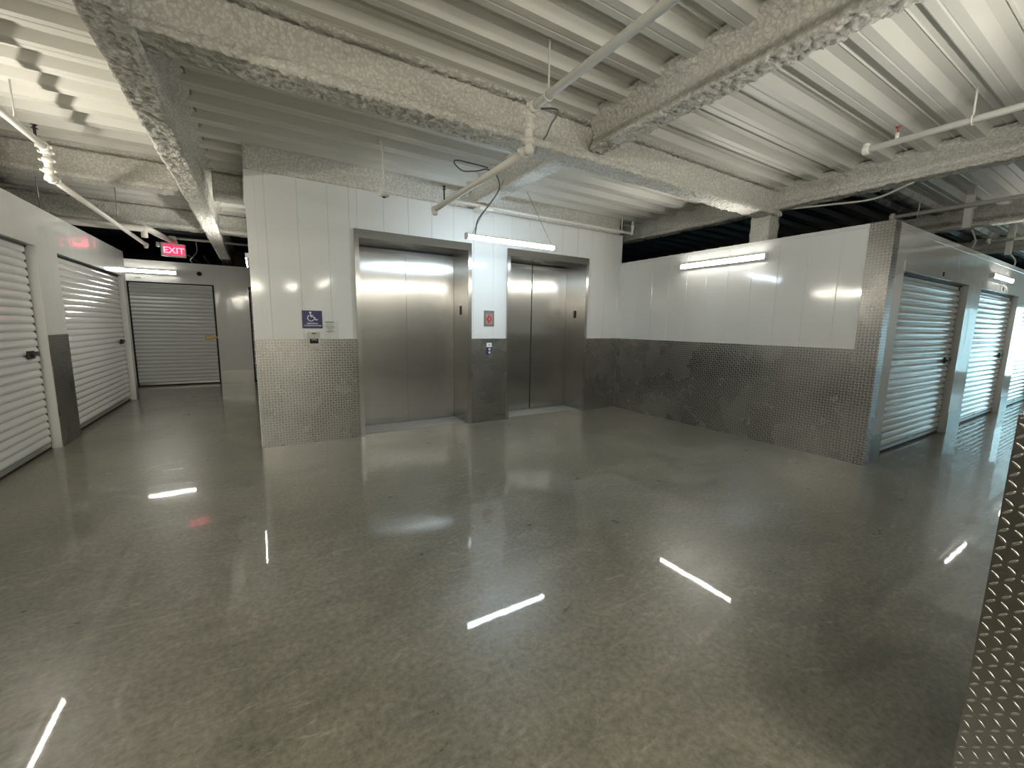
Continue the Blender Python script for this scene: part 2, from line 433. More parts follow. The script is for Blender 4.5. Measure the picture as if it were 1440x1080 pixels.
plate('diamond_plate_panel', [(LX+.006, 2.5), (LX+.006, 3.05)], 0, ZP+.01, .004, 'diamond plate strip on the left row nearest the camera')
plate('kick_plate', [(-.76, EW-.006), (-.12, EW-.006)], 0, .29, .004, 'metal kick plate right of the end wall roll-up door', 'kick plate', KICK)
plate('diamond_plate_panel', [(NX-.006, -3.0), (NX-.006, NY+.006), (4.2, NY+.006)][::-1], 0, ZP, .004, 'dark diamond plate on the near corner at the lower right edge', us=1.3)

# ------------------------------------------------------------------ roll-up doors
def rollup(x, y, rz, w, h, label, latch=BLACKM, group=None, latch_z=1.03, latch_in=.30):
    r = empty('roll_up_door', (x, y, 0), rz, label, 'roll-up door', group)
    p = .0795; V = []; F = []; D = .085
    n = int((h-.07)/p); seg = 8; rows = []
    z = .07
    for i in range(n*seg+1):
        t = i/seg; zz = z + p*t
        if zz > h-.002: break
        f = t - math.floor(t)
        yy = D - .021*(math.sin(PI*f**.75)**.8 if 0 < f < 1 else 0)
        if i == 0: yy = D
        rows.append((yy, zz))
    rows.append((D, h+.03))
    a, b = .030, w-.040
    for yy, zz in rows: V += [(a, yy, zz), (b, yy, zz)]
    for i in range(len(rows)-1): F.append((2*i, 2*i+1, 2*i+3, 2*i+2))
    m = len(V)
    for yy, zz in rows: V += [(a, D+.01, zz), (b, D+.01, zz)]
    for i in range(len(rows)-1): F.append((m+2*i, m+2*i+2, m+2*i+3, m+2*i+1))
    raw('curtain', V, F, CURT, r)
    bx('bottom_bar', .036, w-.036, D-.012, D+.012, .028, .072, GALV, r, .003)
    tag(bx('bottom_seal', .036, w-.036, D-.006, D+.006, .0, .028, DARK, r), 'black rubber seal')
    for s in (0, 1):
        x0 = .001 if s == 0 else w-.035
        tag(bx('guide', x0, x0+.034, D-.004, D+.06, 0, h-.002, DARK, r), 'black side guide')
    tag(bx('brush_seal', .002, w-.002, D-.02, D-.004, h-.022, h-.001, DARK, r), 'black strip under the header')
    bm = bmesh.new(); lx = w-latch_in
    box(bm, lx, lx+.23, D-.034, D-.020, latch_z-.012, latch_z+.03, .003)
    box(bm, lx-.03, lx+.10, D-.040, D-.018, latch_z-.035, latch_z+.045, .006)
    tubepath(bm, [(lx+.02, D-.05, latch_z), (lx+.02, D-.03, latch_z)], .014, 10)
    link('latch', bm, latch, r)
    bx('pull_handle', w*.5-.07, w*.5+.07, D-.03, D-.010, .082, .098, GALV, r, .003)
    return r
for i, (a, b) in enumerate(OPR[:3]):
    rollup(a, RY, 0, b-a, 2.04, ['white roll-up door in the right corridor, nearest the diamond plate corner',
        'second white roll-up door of the right corridor, in cyan daylight', 'third white roll-up door of the right corridor, at the frame edge'][i], latch_in=.26)
for i, (a, b) in enumerate(OPL[2:]):
    rollup(LX, a, PI/2, b-a, 2.14, ['white roll-up door at the far left, cut by the frame edge', 'white roll-up door on the left row, below the red exit reflection'][i])
rollup(-2.22, EW, 0, 1.46, 2.185, 'white roll-up door facing the camera at the end of the left corridor', BRASS, latch_in=.2)
rollup(-.12, EW, 0, 2.42, 2.185, 'sliver of a roll-up door behind the elevator corner')
# unseen doors of the left row beside and behind the camera are closed with plain leaves
# ------------------------------------------------------------------ elevators
def elevator(x0, x1, label, indx, gap):
    r = empty('elevator', ((x0+x1)/2, EY, 0), 0, label, 'elevator'); c = (x0+x1)/2
    a, b = x0-c, x1-c; fw = .05; D = .515
    bx('jamb', a, a+fw, -.025, D, 0, EH-.10, STEEL, r); bx('jamb', b-fw, b, -.025, D, 0, EH-.10, STEEL, r)
    bx('header', a, b, -.027, D, EH-.10, EH, STEEL, r, .002)
    bx('rear_lining', a+fw, b-fw, D-.012, D-.001, 2.385, 2.40, DARK, r)
    m = 0
    p1 = bx('door_panel', a+fw+.002, m-gap, D-.035, D-.006, .012, 2.385, STEEL, r, .002)
    p2 = bx('door_panel', m+gap, b-fw-.002, D-.035, D-.006, .012, 2.385, STEEL, r, .002)
    bx('shaft_lining', a, b, D, D+.02, 0, EH, VOIDM, r)
    sl = bx('sill', a+fw, b-fw, .10, D-.002, .0, .010, SILL, r)
    tag(sl, 'pale worn threshold')
    bm = bmesh.new()
    for k in range(3): box(bm, a+fw, b-fw, D-.10+.022*k, D-.09+.022*k, .010, .0135)
    link('sill_track', bm, GALV, sl)
    ind = bx('floor_indicator', b-fw-.006, b-fw, .20, .26, 1.55, 1.67, HOLE, r, .002)
    tag(ind, 'small black floor indicator on the jamb')
    bm = bmesh.new()
    for k in range(2): box(bm, b-fw-.0075, b-fw-.006, .218, .242, 1.575+.045*k, 1.60+.045*k)
    link('indicator_lens', bm, simple('indicator_lens', (.12, .12, .12), .2), ind)
    return r
elevator(E1[0], E1[1], 'wide stainless elevator on the left, beside the blue accessible sign', 0, .0008)
elevator(E2[0], E2[1], 'stainless elevator on the right, nearest the room corner, dark gap between its leaves', 0, .009)

# ------------------------------------------------------------------ text
def text_mesh(name, s, size, mat, parent, loc, rot, align='CENTER', bold=0., ext=.0006, sx=1.):
    cu = bpy.data.curves.new(name, 'FONT'); cu.body = s; cu.size = size; cu.align_x = align; cu.extrude = ext; cu.offset = bold
    t = bpy.data.objects.new(name+'_tmp', cu); COL.objects.link(t)
    dg = bpy.context.evaluated_depsgraph_get(); me = bpy.data.meshes.new_from_object(t.evaluated_get(dg))
    bpy.data.objects.remove(t); me.materials.clear(); me.materials.append(mat)
    o = bpy.data.objects.new(name, me); COL.objects.link(o); o.parent = parent
    o.location = loc; o.rotation_euler = rot; o.scale = (sx, 1, 1)
    return o
# accessible sign: thing with local x right, z up, -y outwards
def disc_poly(bm, pts, y0, y1):
    a = [bm.verts.new((x, y0, z)) for x, z in pts]; b = [bm.verts.new((x, y1, z)) for x, z in pts]
    bm.faces.new(a); bm.faces.new(b[::-1])
    for i in range(len(pts)):
        j = (i+1) % len(pts); bm.faces.new((a[i], b[i], b[j], a[j]))
def flat_stroke(bm, pts, w, y0, y1):
    P = [Vector(p) for p in pts]; L = []; R = []
    for i, p in enumerate(P):
        d = (P[min(i+1, len(P)-1)] - P[max(i-1, 0)]).normalized(); n = Vector((-d.y, d.x))*w/2
        L.append(p+n); R.append(p-n)
    disc_poly(bm, [tuple(v) for v in L + R[::-1]], y0, y1)
s = empty('accessible_sign', (.545, EY-.001, 1.437), 0, 'blue sign with white wheelchair symbol above the call box, left of elevator', 'sign')
bx('sign_plate', -.105, .105, -.005, 0, -.10, .10, NAVY, s, .001)
bm = bmesh.new(); y0, y1 = -.0065, -.005
flat_stroke(bm, [(-.018+.011*math.cos(t*PI/6), .076+.011*math.sin(t*PI/6)) for t in range(13)][:13], .0, y0, y1) if False else None
disc_poly(bm, [(-.018+.0115*math.cos(t*PI/8), .077+.0115*math.sin(t*PI/8)) for t in range(16)], y0, y1)
flat_stroke(bm, [(-.018, .064), (-.013, .030), (.018, .028), (.038, -.006), (.056, 0)], .010, y0, y1)
flat_stroke(bm, [(-.016, .047), (.012, .045)], .008, y0, y1)
arc = [(-.014+.034*math.cos(math.radians(a)), .016+.034*math.sin(math.radians(a))) for a in range(115, 345, 12)]
flat_stroke(bm, arc, .008, y0, y1)
tag(link('wheelchair_symbol', bm, SIGNW, s), 'white wheelchair symbol')
text_mesh('lettering', 'EMERGENCY', .021, SIGNW, s, (0, -.0055, -.052), (PI/2, 0, 0), bold=.0003)
text_mesh('lettering', 'COMMUNICATION', .021, SIGNW, s, (0, -.0055, -.076), (PI/2, 0, 0), bold=.0003)
# notice
s = empty('paper_notice', (.745, EY-.001, 1.325), 0, 'pale printed notice beside the blue sign, touching the diamond plate', 'notice')
bx('sheet', -.075, .075, -.003, 0, -.10, .10, PAPER, s)
bm = bmesh.new(); rn = random.Random(3)
def words(bm, z, x0, x1, h):
    x = x0
    while x < x1:
        w = min(rn.uniform(.006, .016), x1-x); box(bm, x, x+w, -.0038, -.003, z, z+h); x += w+.003
words(bm, .079, -.064, .028, .010); link('heading_line', bm, INKD, s)
bm = bmesh.new()
words(bm, .054, -.056, -.02, .007); words(bm, .054, -.008, .016, .006)
for z, a, b in ((.036, -.064, .03), (.026, -.058, .034), (.017, -.05, .03), (.006, -.038, .014), (-.010, -.038, .012), (-.019, -.05, .02), (-.028, -.056, .036), (-.038, -.04, .0)): words(bm, z, a, b, .005)
link('printed_lines', bm, INK, s)
# call box
s = empty('emergency_call_box', (.552, EY-.0045, 1.195), 0, 'small stainless call box under the blue sign, black hand slot', 'call box')
bx('face_plate', -.062, .062, -.008, .001, -.097, .097, STEEL, s, .002)
tag(bx('slot', -.045, .045, -.010, -.0078, -.030, .022, HOLE, s), 'black recessed slot')
bm = bmesh.new(); tubepath(bm, [(-.026+.0026*i, -.013-.006*math.sin(PI*i/20), .004+.010*math.sin(PI*i/20)) for i in range(21)], .005, 8); link('grip', bm, GALV, s, True)
bx('label_strip', -.020, .022, -.0092, -.0078, .078, .088, HOLE, s)
# red pictogram
s = empty('pictogram_plaque', (2.835, EY+.001, 1.50), 0, 'grey plaque with red hand and flame pictogram between the elevators', 'sign')
bx('plaque', -.083, .083, -.005, 0, -.112, .112, BRONZE, s, .001)
tag(bx('inner_field', -.055, .055, -.0058, -.005, -.082, .068, simple('rosy_field', (.36, .23, .21), .5), s), 'rosy inner field')
bm = bmesh.new(); y0, y1 = -.0068, -.0058
disc_poly(bm, [(-.040, .005), (-.030, .022), (-.024, .012), (-.016, .040), (-.006, .060), (.002, .040), (.010, .030), (.020, .020), (.030, .036), (.036, .010), (.040, -.012), (.028, -.034), (.012, -.052), (-.004, -.072), (-.016, -.050), (-.032, -.034), (-.044, -.014)], y0, y1)
link('flame_symbol', bm, RED, s)
bm = bmesh.new(); disc_poly(bm, [(.002, -.028), (.012, -.02), (.016, 0), (.008, .014), (-.004, .004), (-.006, -.014)], -.0074, y0); link('flame_core', bm, simple('pink_core', (.55, .25, .25), .5), s)
# call buttons
s = empty('elevator_call_button', (2.835, EY-.009, 1.06), 0, 'dark oval call button plate with white label, on plate between elevators', 'call button')
bx('label_card', -.042, .042, -.004, .006, .035, .095, SIGNW, s, .001)
bx('printed_mark', -.010, .012, -.0048, -.004, .056, .074, INK, s)
bm = bmesh.new(); pts = []
for k in range(24):
    t = 2*PI*k/24; pts.append((.040*math.copysign(abs(math.cos(t))**.7, math.cos(t)), -.020+.055*math.copysign(abs(math.sin(t))**.7, math.sin(t))))
disc_poly(bm, pts, -.008, .008); link('button_plate', bm, BLUEP, s)
for z in (.004, -.042):
    bm = bmesh.new(); disc_poly(bm, [(.004+.017*math.cos(t*PI/8), z+.017*math.sin(t*PI/8)) for t in range(16)], -.012, -.008); bt = link('button', bm, SIGNW, s)
    bm = bmesh.new(); disc_poly(bm, [(.004+.008*math.cos(t*2*PI/3+PI/2), z+.008*math.sin(t*2*PI/3+PI/2)) for t in range(3)], -.0127, -.012); link('arrow_mark', bm, INKD, bt)

# unit number tags and wall knob
t = empty('unit_number_tag', (-2.02, EW-.001, 2.265), 0, 'tiny number tag on the header of the end wall door', 'number tag')
bx('tag_plate', -.06, .06, -.003, 0, -.018, .018, SIGNW, t)
bm = bmesh.new()
for k in range(5): box(bm, -.045+.019*k, -.032+.019*k, -.0042, -.003, -.008, .009)
link('digits', bm, INKD, t)
for x, lab in ((7.03, 'small black square tag above the first corridor door'), (10.0, 'small black square tag above the second corridor door')):
    t = empty('unit_number_tag', (x, RY-.007, 2.095), 0, lab, 'number tag', None)
    bx('tag_plate', -.045, .045, -.004, 0, -.035, .035, SIGNW, t); bx('black_square', -.036, .036, -.0055, -.004, -.028, .028, HOLE, t)
bm = bmesh.new(); tubepath(bm, [(-1.0, EW, 2.41), (-1.0, EW-.02, 2.41), (-1.0, EW-.05, 2.41)], [.045, .045, .02], 16)
tag(link('camera_dome', bm, HOLE, None, True), 'small black dome on the wall above the end door', 'camera')

# ------------------------------------------------------------------ light fixtures
def fixture(loc, rz, mat, label, L=1.2, cat='light fixture', group=None):
    """local x along the tube, body above, diffuser below; local +y is the wall side"""
    r = empty('tube_light', loc, rz, label, cat, group)
    bm = bmesh.new(); box(bm, -L/2, L/2, -.026, .026, .0085, .028, .003)
    link('housing', bm, FIX, r)
    bm = bmesh.new(); n = 7; prof = [(-.030*math.cos(-.42+(PI+.84)*k/n), -.004-.030*math.sin(-.42+(PI+.84)*k/n)) for k in range(n+1)]
    a = [bm.verts.new((-L/2+.012, y, z)) for y, z in prof]; b = [bm.verts.new((L/2-.012, y, z)) for y, z in prof]
    for i in range(n): bm.faces.new((a[i], a[i+1], b[i+1], b[i]))
    bm.faces.new(a[::-1]); bm.faces.new(b); bm.faces.new((a[0], b[0], b[n], a[n]))
    link('diffuser', bm, mat, r, False)
    for s in (-1, 1): bx('end_cap', s*L/2-.012, s*L/2+.012, -.032, .032, -.036, .031, FIX, r, .004)
    return r
def wallfix(loc, rz, mat, label, L=1.2):
    """tube on a wall: the lens faces local -y, housing at +y"""
    r = empty('tube_light', loc, rz, label, 'light fixture')
    bx('housing', -L/2, L/2, -.040, 0, -.033, .033, FIX, r, .004)
    bm = bmesh.new(); n = 5; prof = [(-.0385-.018*math.sin(PI*k/n), -.030*math.cos(PI*k/n)) for k in range(n+1)]
    a = [bm.verts.new((-L/2+.012, y, z)) for y, z in prof]; b = [bm.verts.new((L/2-.012, y, z)) for y, z in prof]
    for i in range(n): bm.faces.new((a[i], a[i+1], b[i+1], b[i]))
    bm.faces.new(a[::-1]); bm.faces.new(b); bm.faces.new((a[0], b[0], b[n], a[n]))
    link('diffuser', bm, mat, r)
    for s in (-1, 1): bx('end_cap', s*L/2-.014, s*L/2+.010, -.056, 0, -.034, .034, FIX, r, .004)
    return r
LB = fixture((2.64, 4.34, 2.385), math.radians(-.5), T_COOL, 'tube light hanging on wires in front of the elevators')
wallfix((RX+.002, 3.45, 2.295), -PI/2, T_NEUT, 'tube light mounted high on the right wall')
wallfix((-1.98, EW+.002, 2.39), 0, T_NEUT, 'tube light above the end wall roll-up door')
wallfix((9.72, RY+.0, 2.235), 0, T_NEUT, 'tube light over the second right corridor door')
wallfix((LX-.002, 4.80, 2.36), PI/2, T_WARM, 'tube light on the left row, just outside the left edge')
wallfix((-.028, 7.6, 2.31), -PI/2, T_NEUT, 'tube light on the shaft side, peeking past the left corner')
# the lobby goes on behind the camera with more unseen fixtures
wallfix((NX+.002, -.50, 2.35), -PI/2, T_WARM, 'tube light on the near block behind the camera')
wallfix((LX-.002, .3, 2.36), PI/2, T_WARM, 'tube light on the left row beside the camera')
wallfix((13.2, RY+.0, 2.235), 0, T_NEUT, 'tube light over the third right corridor door')
for xx, yy, rz_, lab in ((-.4, -3.9, 0, 'unseen fill tube light added deep in the lobby behind the camera'), (-1.2, -2.4, PI/2, 'unseen fill tube light added lengthwise on the left of the lobby behind the camera'), (.9, -2.4, PI/2, 'unseen fill tube light added lengthwise on the right of the lobby behind the camera')):  # extra unseen tubes, added to brighten beams and deck from the camera side
    q = fixture((xx, yy, 2.42), rz_, T_FILL, lab)
    for sx in (-.5, .5): tb('hanging_wire', [(sx, 0, .028), (sx, 0, .83)], .004, WIRE, q, 6)
wallfix((3.5, NY-.002, 2.40), PI, T_NEUT, 'tube light on the near block in the right corridor')
# wires and cord of the hanging tube
def keep(o, parent):
    bpy.context.view_layer.update(); o.parent = parent; o.matrix_parent_inverse = parent.matrix_world.inverted(); return o
keep(tb('hanging_wire', [(3.2, 4.335, .028+2.385), (3.22, 4.97, ZD+.03)], .004, WIRE, None, 6), LB)

# ------------------------------------------------------------------ beams
def beam(name, axis, centre, a0, a1, prof, label, step=.025, amp=.012, cat='beam'):
    """prof: closed list of (u,z) across; swept along the axis with rough sprayed surface"""
    P = []
    for i in range(len(prof)-1):
        (u0, z0), (u1, z1) = prof[i], prof[i+1]
        L = math.hypot(u1-u0, z1-z0); n = max(1, round(L/step))
        for k in range(n): P.append((u0+(u1-u0)*k/n, z0+(z1-z0)*k/n))
    P.append(prof[-1])
    m = len(P); nr = max(2, round((a1-a0)/step)); V = []; F = []
    Nn = []
    for i in range(m):
        p, q = P[max(0, i-1)], P[min(m-1, i+1)]
        d = Vector((q[0]-p[0], q[1]-p[1])).normalized(); Nn.append((d.y, -d.x))
    # make normals point outwards (profile goes down the left side, along the bottom, up the right)
    for r in range(nr+1):
        a = a0+(a1-a0)*r/nr
        for i, (u, z) in enumerate(P):
            q = Vector((a*1.0, u+centre, z))
            h = noise.noise(q*8)*.55 + noise.noise(q*22)*1.0 + noise.noise(q*44)*1.25
            slow = noise.noise(q*2.1)*.9
            k = amp*(h*.8+slow)
            uu = u - Nn[i][0]*k; zz = z - Nn[i][1]*k
            V.append((a, centre+uu, zz) if axis == 'x' else (centre+uu, a, zz))
    for r in range(nr):
        for i in range(m-1):
            F.append((r*m+i, r*m+i+1, (r+1)*m+i+1, (r+1)*m+i))
    F.append(tuple(range(m))); F.append(tuple(nr*m+i for i in range(m))[::-1])
    F.append((0, m-1, nr*m+m-1, nr*m))
    bm = bmesh.new(); vs = [bm.verts.new(v) for v in V]
    for f in F:
        try: bm.faces.new([vs[i] for i in f])
        except ValueError: pass
    bmesh.ops.recalc_face_normals(bm, faces=bm.faces)
    me = bpy.data.meshes.new(name); bm.to_mesh(me); bm.free(); me.materials.append(FIRE)
    for p in me.polygons: p.use_smooth = True
    o = bpy.data.objects.new(name, me); COL.objects.link(o); return tag(o, label, cat)
T = ZD+.045
ZG = 2.875
gird = [(-.17, T), (-.150, ZD-.002), (-.128, ZD-.020), (-.06, ZD-.022), (-.06, ZD-.034), (-.108, ZD-.042), (-.082, ZD-.10), (-.078, ZG+.12), (-.095, ZG+.075), (-.120, ZG+.055), (-.128, ZG+.025), (-.115, ZG),
        (.10, ZG), (.12, ZG+.02), (.12, ZG+.05), (.07, ZG+.08), (.07, ZD-.06), (.12, ZD), (.15, T)]
ZB = 2.965
sec = [(-.16, T), (-.115, ZD-.01), (-.075, ZD-.05), (-.055, ZD-.10), (-.060, ZB+.07), (-.085, ZB+.05), (-.097, ZB+.02), (-.085, ZB),
       (.085, ZB), (.097, ZB+.02), (.085, ZB+.05), (.060, ZB+.07), (.055, ZD-.10), (.075, ZD-.05), (.115, ZD-.01), (.16, T)]
def low(pr, dz):   # the same section, its lower half hung dz lower
    return [(u, z-dz if z < ZD-.07 else z) for u, z in pr]
beam('fireproofed_beam', 'x', 3.14, -.58, 5.95, gird, 'long sprayed white beam crossing the ceiling in front of the elevators', .0125)
beam('fireproofed_beam', 'y', 2.715, -1.2, 3.03, sec, 'sprayed beam at the top right that butts into the long cross beam', .0125, .014)
beam('fireproofed_beam', 'y', 2.60, 3.24, 5.36, sec, 'short sprayed beam running from the cross beam to the elevator wall', .024)
beam('fireproofed_beam', 'y', -.515, -.5, 14.5, low(sec, .205), 'long sprayed beam running down the left side toward the exit sign', .016, .013)
beam('fireproofed_beam', 'y', 5.96, -3.2, 8.6, sec, 'sprayed beam above the diamond plate corner, running from column to right edge', .018, .013)
beam('fireproofed_beam', 'y', 9.2, -3.2, 8.6, sec, 'darker beam over the storage block at the right, behind the square struts', .045)
beam('fireproofed_beam', 'y', 12.4, -3.2, 8.6, sec, 'farthest beam at the right edge, over the third corridor door', .06)
beam('fireproofed_beam', 'x', 6.46, -8.9, -.68, [(u, z) for u, z in gird], 'sprayed cross beam at the left above the left roll-up doors', .022)
beam('fireproofed_beam', 'x', 6.46, -.36, -.05, gird, 'dark stub of beam between the long left beam and the elevator shaft', .03)
beam('fireproofed_beam', 'x', 8.85, -8.9, -.04, gird, 'farther sprayed cross beam at the left, behind the horizontal white pipe', .035)
beam('fireproofed_beam', 'x', 5.42, -.03, 5.36, [(-.14, T), (-.12, ZD-.04), (-.095, ZD-.10), (-.11, HW+.05), (-.10, HW+.004), (.05, HW+.004), (.10, HW+.05), (.10, T)], 'sprayed beam resting along the top of the elevator wall', .03, .008)
def column(cx, cy, w, z1, label, mat=FIRE, z0=0):
    nz = max(3, round((z1-z0)/.03)); V = []; F = []; per = []
    n = 8
    for i in range(4):
        c = [(-1, -1), (1, -1), (1, 1), (-1, 1)]
        a, b = c[i], c[(i+1) % 4]
        for k in range(n): per.append((w/2*(a[0]+(b[0]-a[0])*k/n), w/2*(a[1]+(b[1]-a[1])*k/n)))
    m = len(per)
    for r in range(nz+1):
        z = z0+(z1-z0)*r/nz
        for x, y in per:
            q = Vector((x+cx, y+cy, z)); k = 1+(noise.noise(q*11)*.06+noise.noise(q*30)*.04)
            V.append((cx+x*k, cy+y*k, z))
    for r in range(nz):
        for i in range(m): F.append((r*m+i, r*m+(i+1) % m, (r+1)*m+(i+1) % m, (r+1)*m+i))
    F.append(tuple(range(m))[::-1]); F.append(tuple(nz*m+i for i in range(m)))
    o = raw('steel_column', V, F, mat, None, True); return tag(o, label, 'column')
column(5.88, 3.19, .24, 2.94, 'sprayed column rising behind the right wall, under the beam junction')
column(-.28, 13.2, .3, 3.2, 'brownish column seen beyond the end wall, right of the exit sign', simple('brown_fireproofing', (.20, .165, .12), .9))

# ------------------------------------------------------------------ pipes
def ring(bm, p, d, r, w):
    d = Vector(d).normalized(); p = Vector(p); tubepath(bm, [p-d*w/2, p-d*w/2*.6, p+d*w/2*.6, p+d*w/2], [r*.82, r, r, r*.82], 14)
def hanger(parent, x, y, z, top=ZD+.03, side='y'):
    bm = bmesh.new(); tubepath(bm, [(x, y, z+.035), (x, y, top)], .005, 6)
    link('hanger_rod', bm, WIRE if False else PIPE, parent, True)
    bm = bmesh.new(); R_ = .036
    pts = [(x+R_*math.sin(t) if side == 'y' else x, y if side == 'y' else y+R_*math.sin(t), z+R_*math.cos(t)) for t in [2*PI*k/16 for k in range(17)]]
    tubepath(bm, pts, .005, 6); link('hanger_clamp', bm, PIPE, parent, True)
def droppipe(x, zu, zl, y0, yd, y1, label, heads=()):
    r = empty('sprinkler_pipe', (x, yd, zu), 0, label, 'pipe'); ox, oy, oz = x, yd, zu
    L = lambda p: (p[0]-ox, p[1]-oy, p[2]-oz)
    R_ = .027
    tb('pipe', [L((x, y0, zu)), L((x, yd-.03, zu))], R_, PIPE, r, 14)
    tb('pipe', [L((x, yd, zu+.03)), L((x, yd, zl-.03))], R_, PIPE, r, 14)
    tb('pipe', [L((x, yd+.03, zl)), L((x, y1, zl))], R_, PIPE, r, 14)
    for (p, d) in (((x, yd-.05, zu), (0, 1, 0)), ((x, yd, zu-.035), (0, 0, 1)), ((x, yd, (zu+zl)/2+.02), (0, 0, 1)), ((x, yd, zl+.055), (0, 0, 1)), ((x, yd+.06, zl), (0, 1, 0))):
        bm = bmesh.new(); ring(bm, L(p), d, .040, .04)
        dv = Vector(d); s_ = Vector((1, 0, 0))
        for sg in (-1, 1):
            c = Vector(L(p)) + s_*sg*.045
            tubepath(bm, [c-Vector((0, .014, 0)) if d[2] else c-Vector((0, 0, .014)), c+Vector((0, .014, 0)) if d[2] else c+Vector((0, 0, .014))], .011, 8)
        link('coupling', bm, PIPE, r, True)
    for z_ in (zu, zl):
        bm = bmesh.new(); bmesh.ops.create_uvsphere(bm, u_segments=12, v_segments=8, radius=.036, matrix=Matrix.Translation(L((x, yd, z_)))); link('elbow', bm, PIPE, r, True)
    # pendent outlet at the far end
    bm = bmesh.new(); tubepath(bm, [L((x, y1-.01, zl+.02)), L((x, y1-.01, zl-.05)), L((x, y1-.01, zl-.06))], [.030, .030, .02], 12); ring(bm, L((x, y1, zl)), (0, 1, 0), .036, .05)
    link('end_cap', bm, PIPE, r, True)
    return r, L
p, L = droppipe(1.70, 2.885, 2.625, -3.0, 2.60, 4.42, 'white sprinkler pipe crossing under the long beam with a vertical drop')
for yy in (2.38, .6):
    bm = bmesh.new(); tubepath(bm, [L((1.70, yy, 2.92)), L((1.70, yy, ZD+.03))], .006, 6); link('hanger_rod', bm, PIPE, p, True)
    bm = bmesh.new(); tubepath(bm, [L((1.7+.034*math.sin(2*PI*k/16), yy, 2.885+.034*math.cos(2*PI*k/16))) for k in range(17)], .005, 6); link('hanger_clamp', bm, PIPE, p, True)
bm = bmesh.new(); tubepath(bm, [L((1.70, 4.15, 2.64)), L((1.70, 4.15, 2.76))], .008, 8); tubepath(bm, [L((1.70, 4.15, 2.76)), L((1.70, 4.15, 2.775)), L((1.70, 4.15, 2.79))], [.02, .006, .02], 8)
tag(link('sprinkler_head', bm, BLACKM, p), 'black upright sprinkler head')
p, L = droppipe(-1.50, 2.89, 2.645, 2.2, 5.50, 9.30, 'white sprinkler pipe at the upper left, stepping down below the cross beam')
for yy in (4.95,):
    bm = bmesh.new(); tubepath(bm, [L((-1.5, yy, 2.9)), L((-1.5, yy, ZD+.03))], .006, 6); link('hanger_rod', bm, PIPE, p, True)
for yy in (5.05,):
    bm = bmesh.new(); tubepath(bm, [L((-1.5, yy+.25, 2.9)), L((-1.5, yy+.25, 2.98))], .01, 8); tubepath(bm, [L((-1.5, yy+.25, 2.98)), L((-1.5, yy+.25, 2.995)), L((-1.5, yy+.25, 3.01))], [.024, .007, .024], 8)
    tag(link('sprinkler_head', bm, BLACKM, p), 'black upright sprinkler head')
# horizontal white pipe with elbow, left corridor
r = empty('white_pipe', (-1.35, 8.2, 2.72), 0, 'thick white pipe crossing the left corridor and turning toward the exit sign', 'pipe')
tb('pipe', [(-5, 0, 0), (0, 0, 0), (.07, .06, .005), (.1, 1.86, .13)], .045, PIPE, r, 14)
bm = bmesh.new(); tubepath(bm, [(0.02, .02, .06), (.02, .02, -.12)], .04, 12); link('drain_outlet', bm, PIPE, r, True)
r = empty('exit_sign_conduit', (-.65, 10.3, 2.945), 0, 'thin grey conduit running from above the exit sign to the shaft', 'conduit')
tb('conduit', [(-.65, 0, 0), (.62, 0, 0)], .022, PIPE, r, 10)
bx('junction_box', -.05-.62, .06-.62, -.05, .05, -.06, .03, PIPE, r, .01)
# right-hand sprinkler line
def rpipe(x, z, y0, y1, label, hy=(), heads=(), rad=.026):
    r = empty('sprinkler_pipe', (x, y1, z), 0, label, 'pipe')
    tb('pipe', [(0, y0-y1, 0), (0, 0, 0)], rad, PIPE, r, 14)
    bm = bmesh.new(); ring(bm, (0, -.015, 0), (0, 1, 0), .04, .05); tubepath(bm, [(0, -.015, .02), (0, -.015, .05)], .03, 10); link('end_cap', bm, PIPE, r, True)
    for y in hy:
        bm = bmesh.new(); tubepath(bm, [(0, y-y1, .03), (0, y-y1, ZD+.03-z)], .007, 6); link('hanger_rod', bm, PIPE, r, True)
        bm = bmesh.new(); tubepath(bm, [(.034*math.sin(2*PI*k/16), y-y1, .034*math.cos(2*PI*k/16)) for k in range(17)], .006, 6); link('hanger_clamp', bm, PIPE, r, True)
    for y in heads:
        bm = bmesh.new(); tubepath(bm, [(0, y-y1, .02), (0, y-y1, .07)], .014, 8); hb = link('sprinkler_riser', bm, PIPE, r, True)
        bm = bmesh.new(); tubepath(bm, [(0, y-y1, .07), (0, y-y1, .085), (0, y-y1, .10), (0, y-y1, .115), (0, y-y1, .118)], [.012, .004, .004, .02, .02], 8); tag(link('sprinkler_head', bm, BULB, r, True), 'red bulb sprinkler head')
    return r
rpipe(4.69, 2.99, -3, 1.74, 'short white sprinkler pipe under the deck at the upper right, red bulb head', hy=(1.08,), heads=(1.52,))
rpipe(7.50, 2.95, -3, 2.38, 'white pipe over the storage row, passing the nearer square strut', hy=(.4, 2.1))
rpipe(10.7, 2.95, -3, 2.05, 'white pipe over the storage row, passing the farther square strut', hy=(.4, 1.75))
for x, y, z0, lab in ((7.62, 1.66, 2.70, 'white square strut hanging above the first corridor door'), (10.85, 1.82, 2.72, 'white square strut hanging farther along the corridor, at the right edge')):
    tag(bx('square_strut', x-.04, x+.04, y-.035, y+.035, z0, ZD+.075, PIPE, None, .004), lab, 'strut')
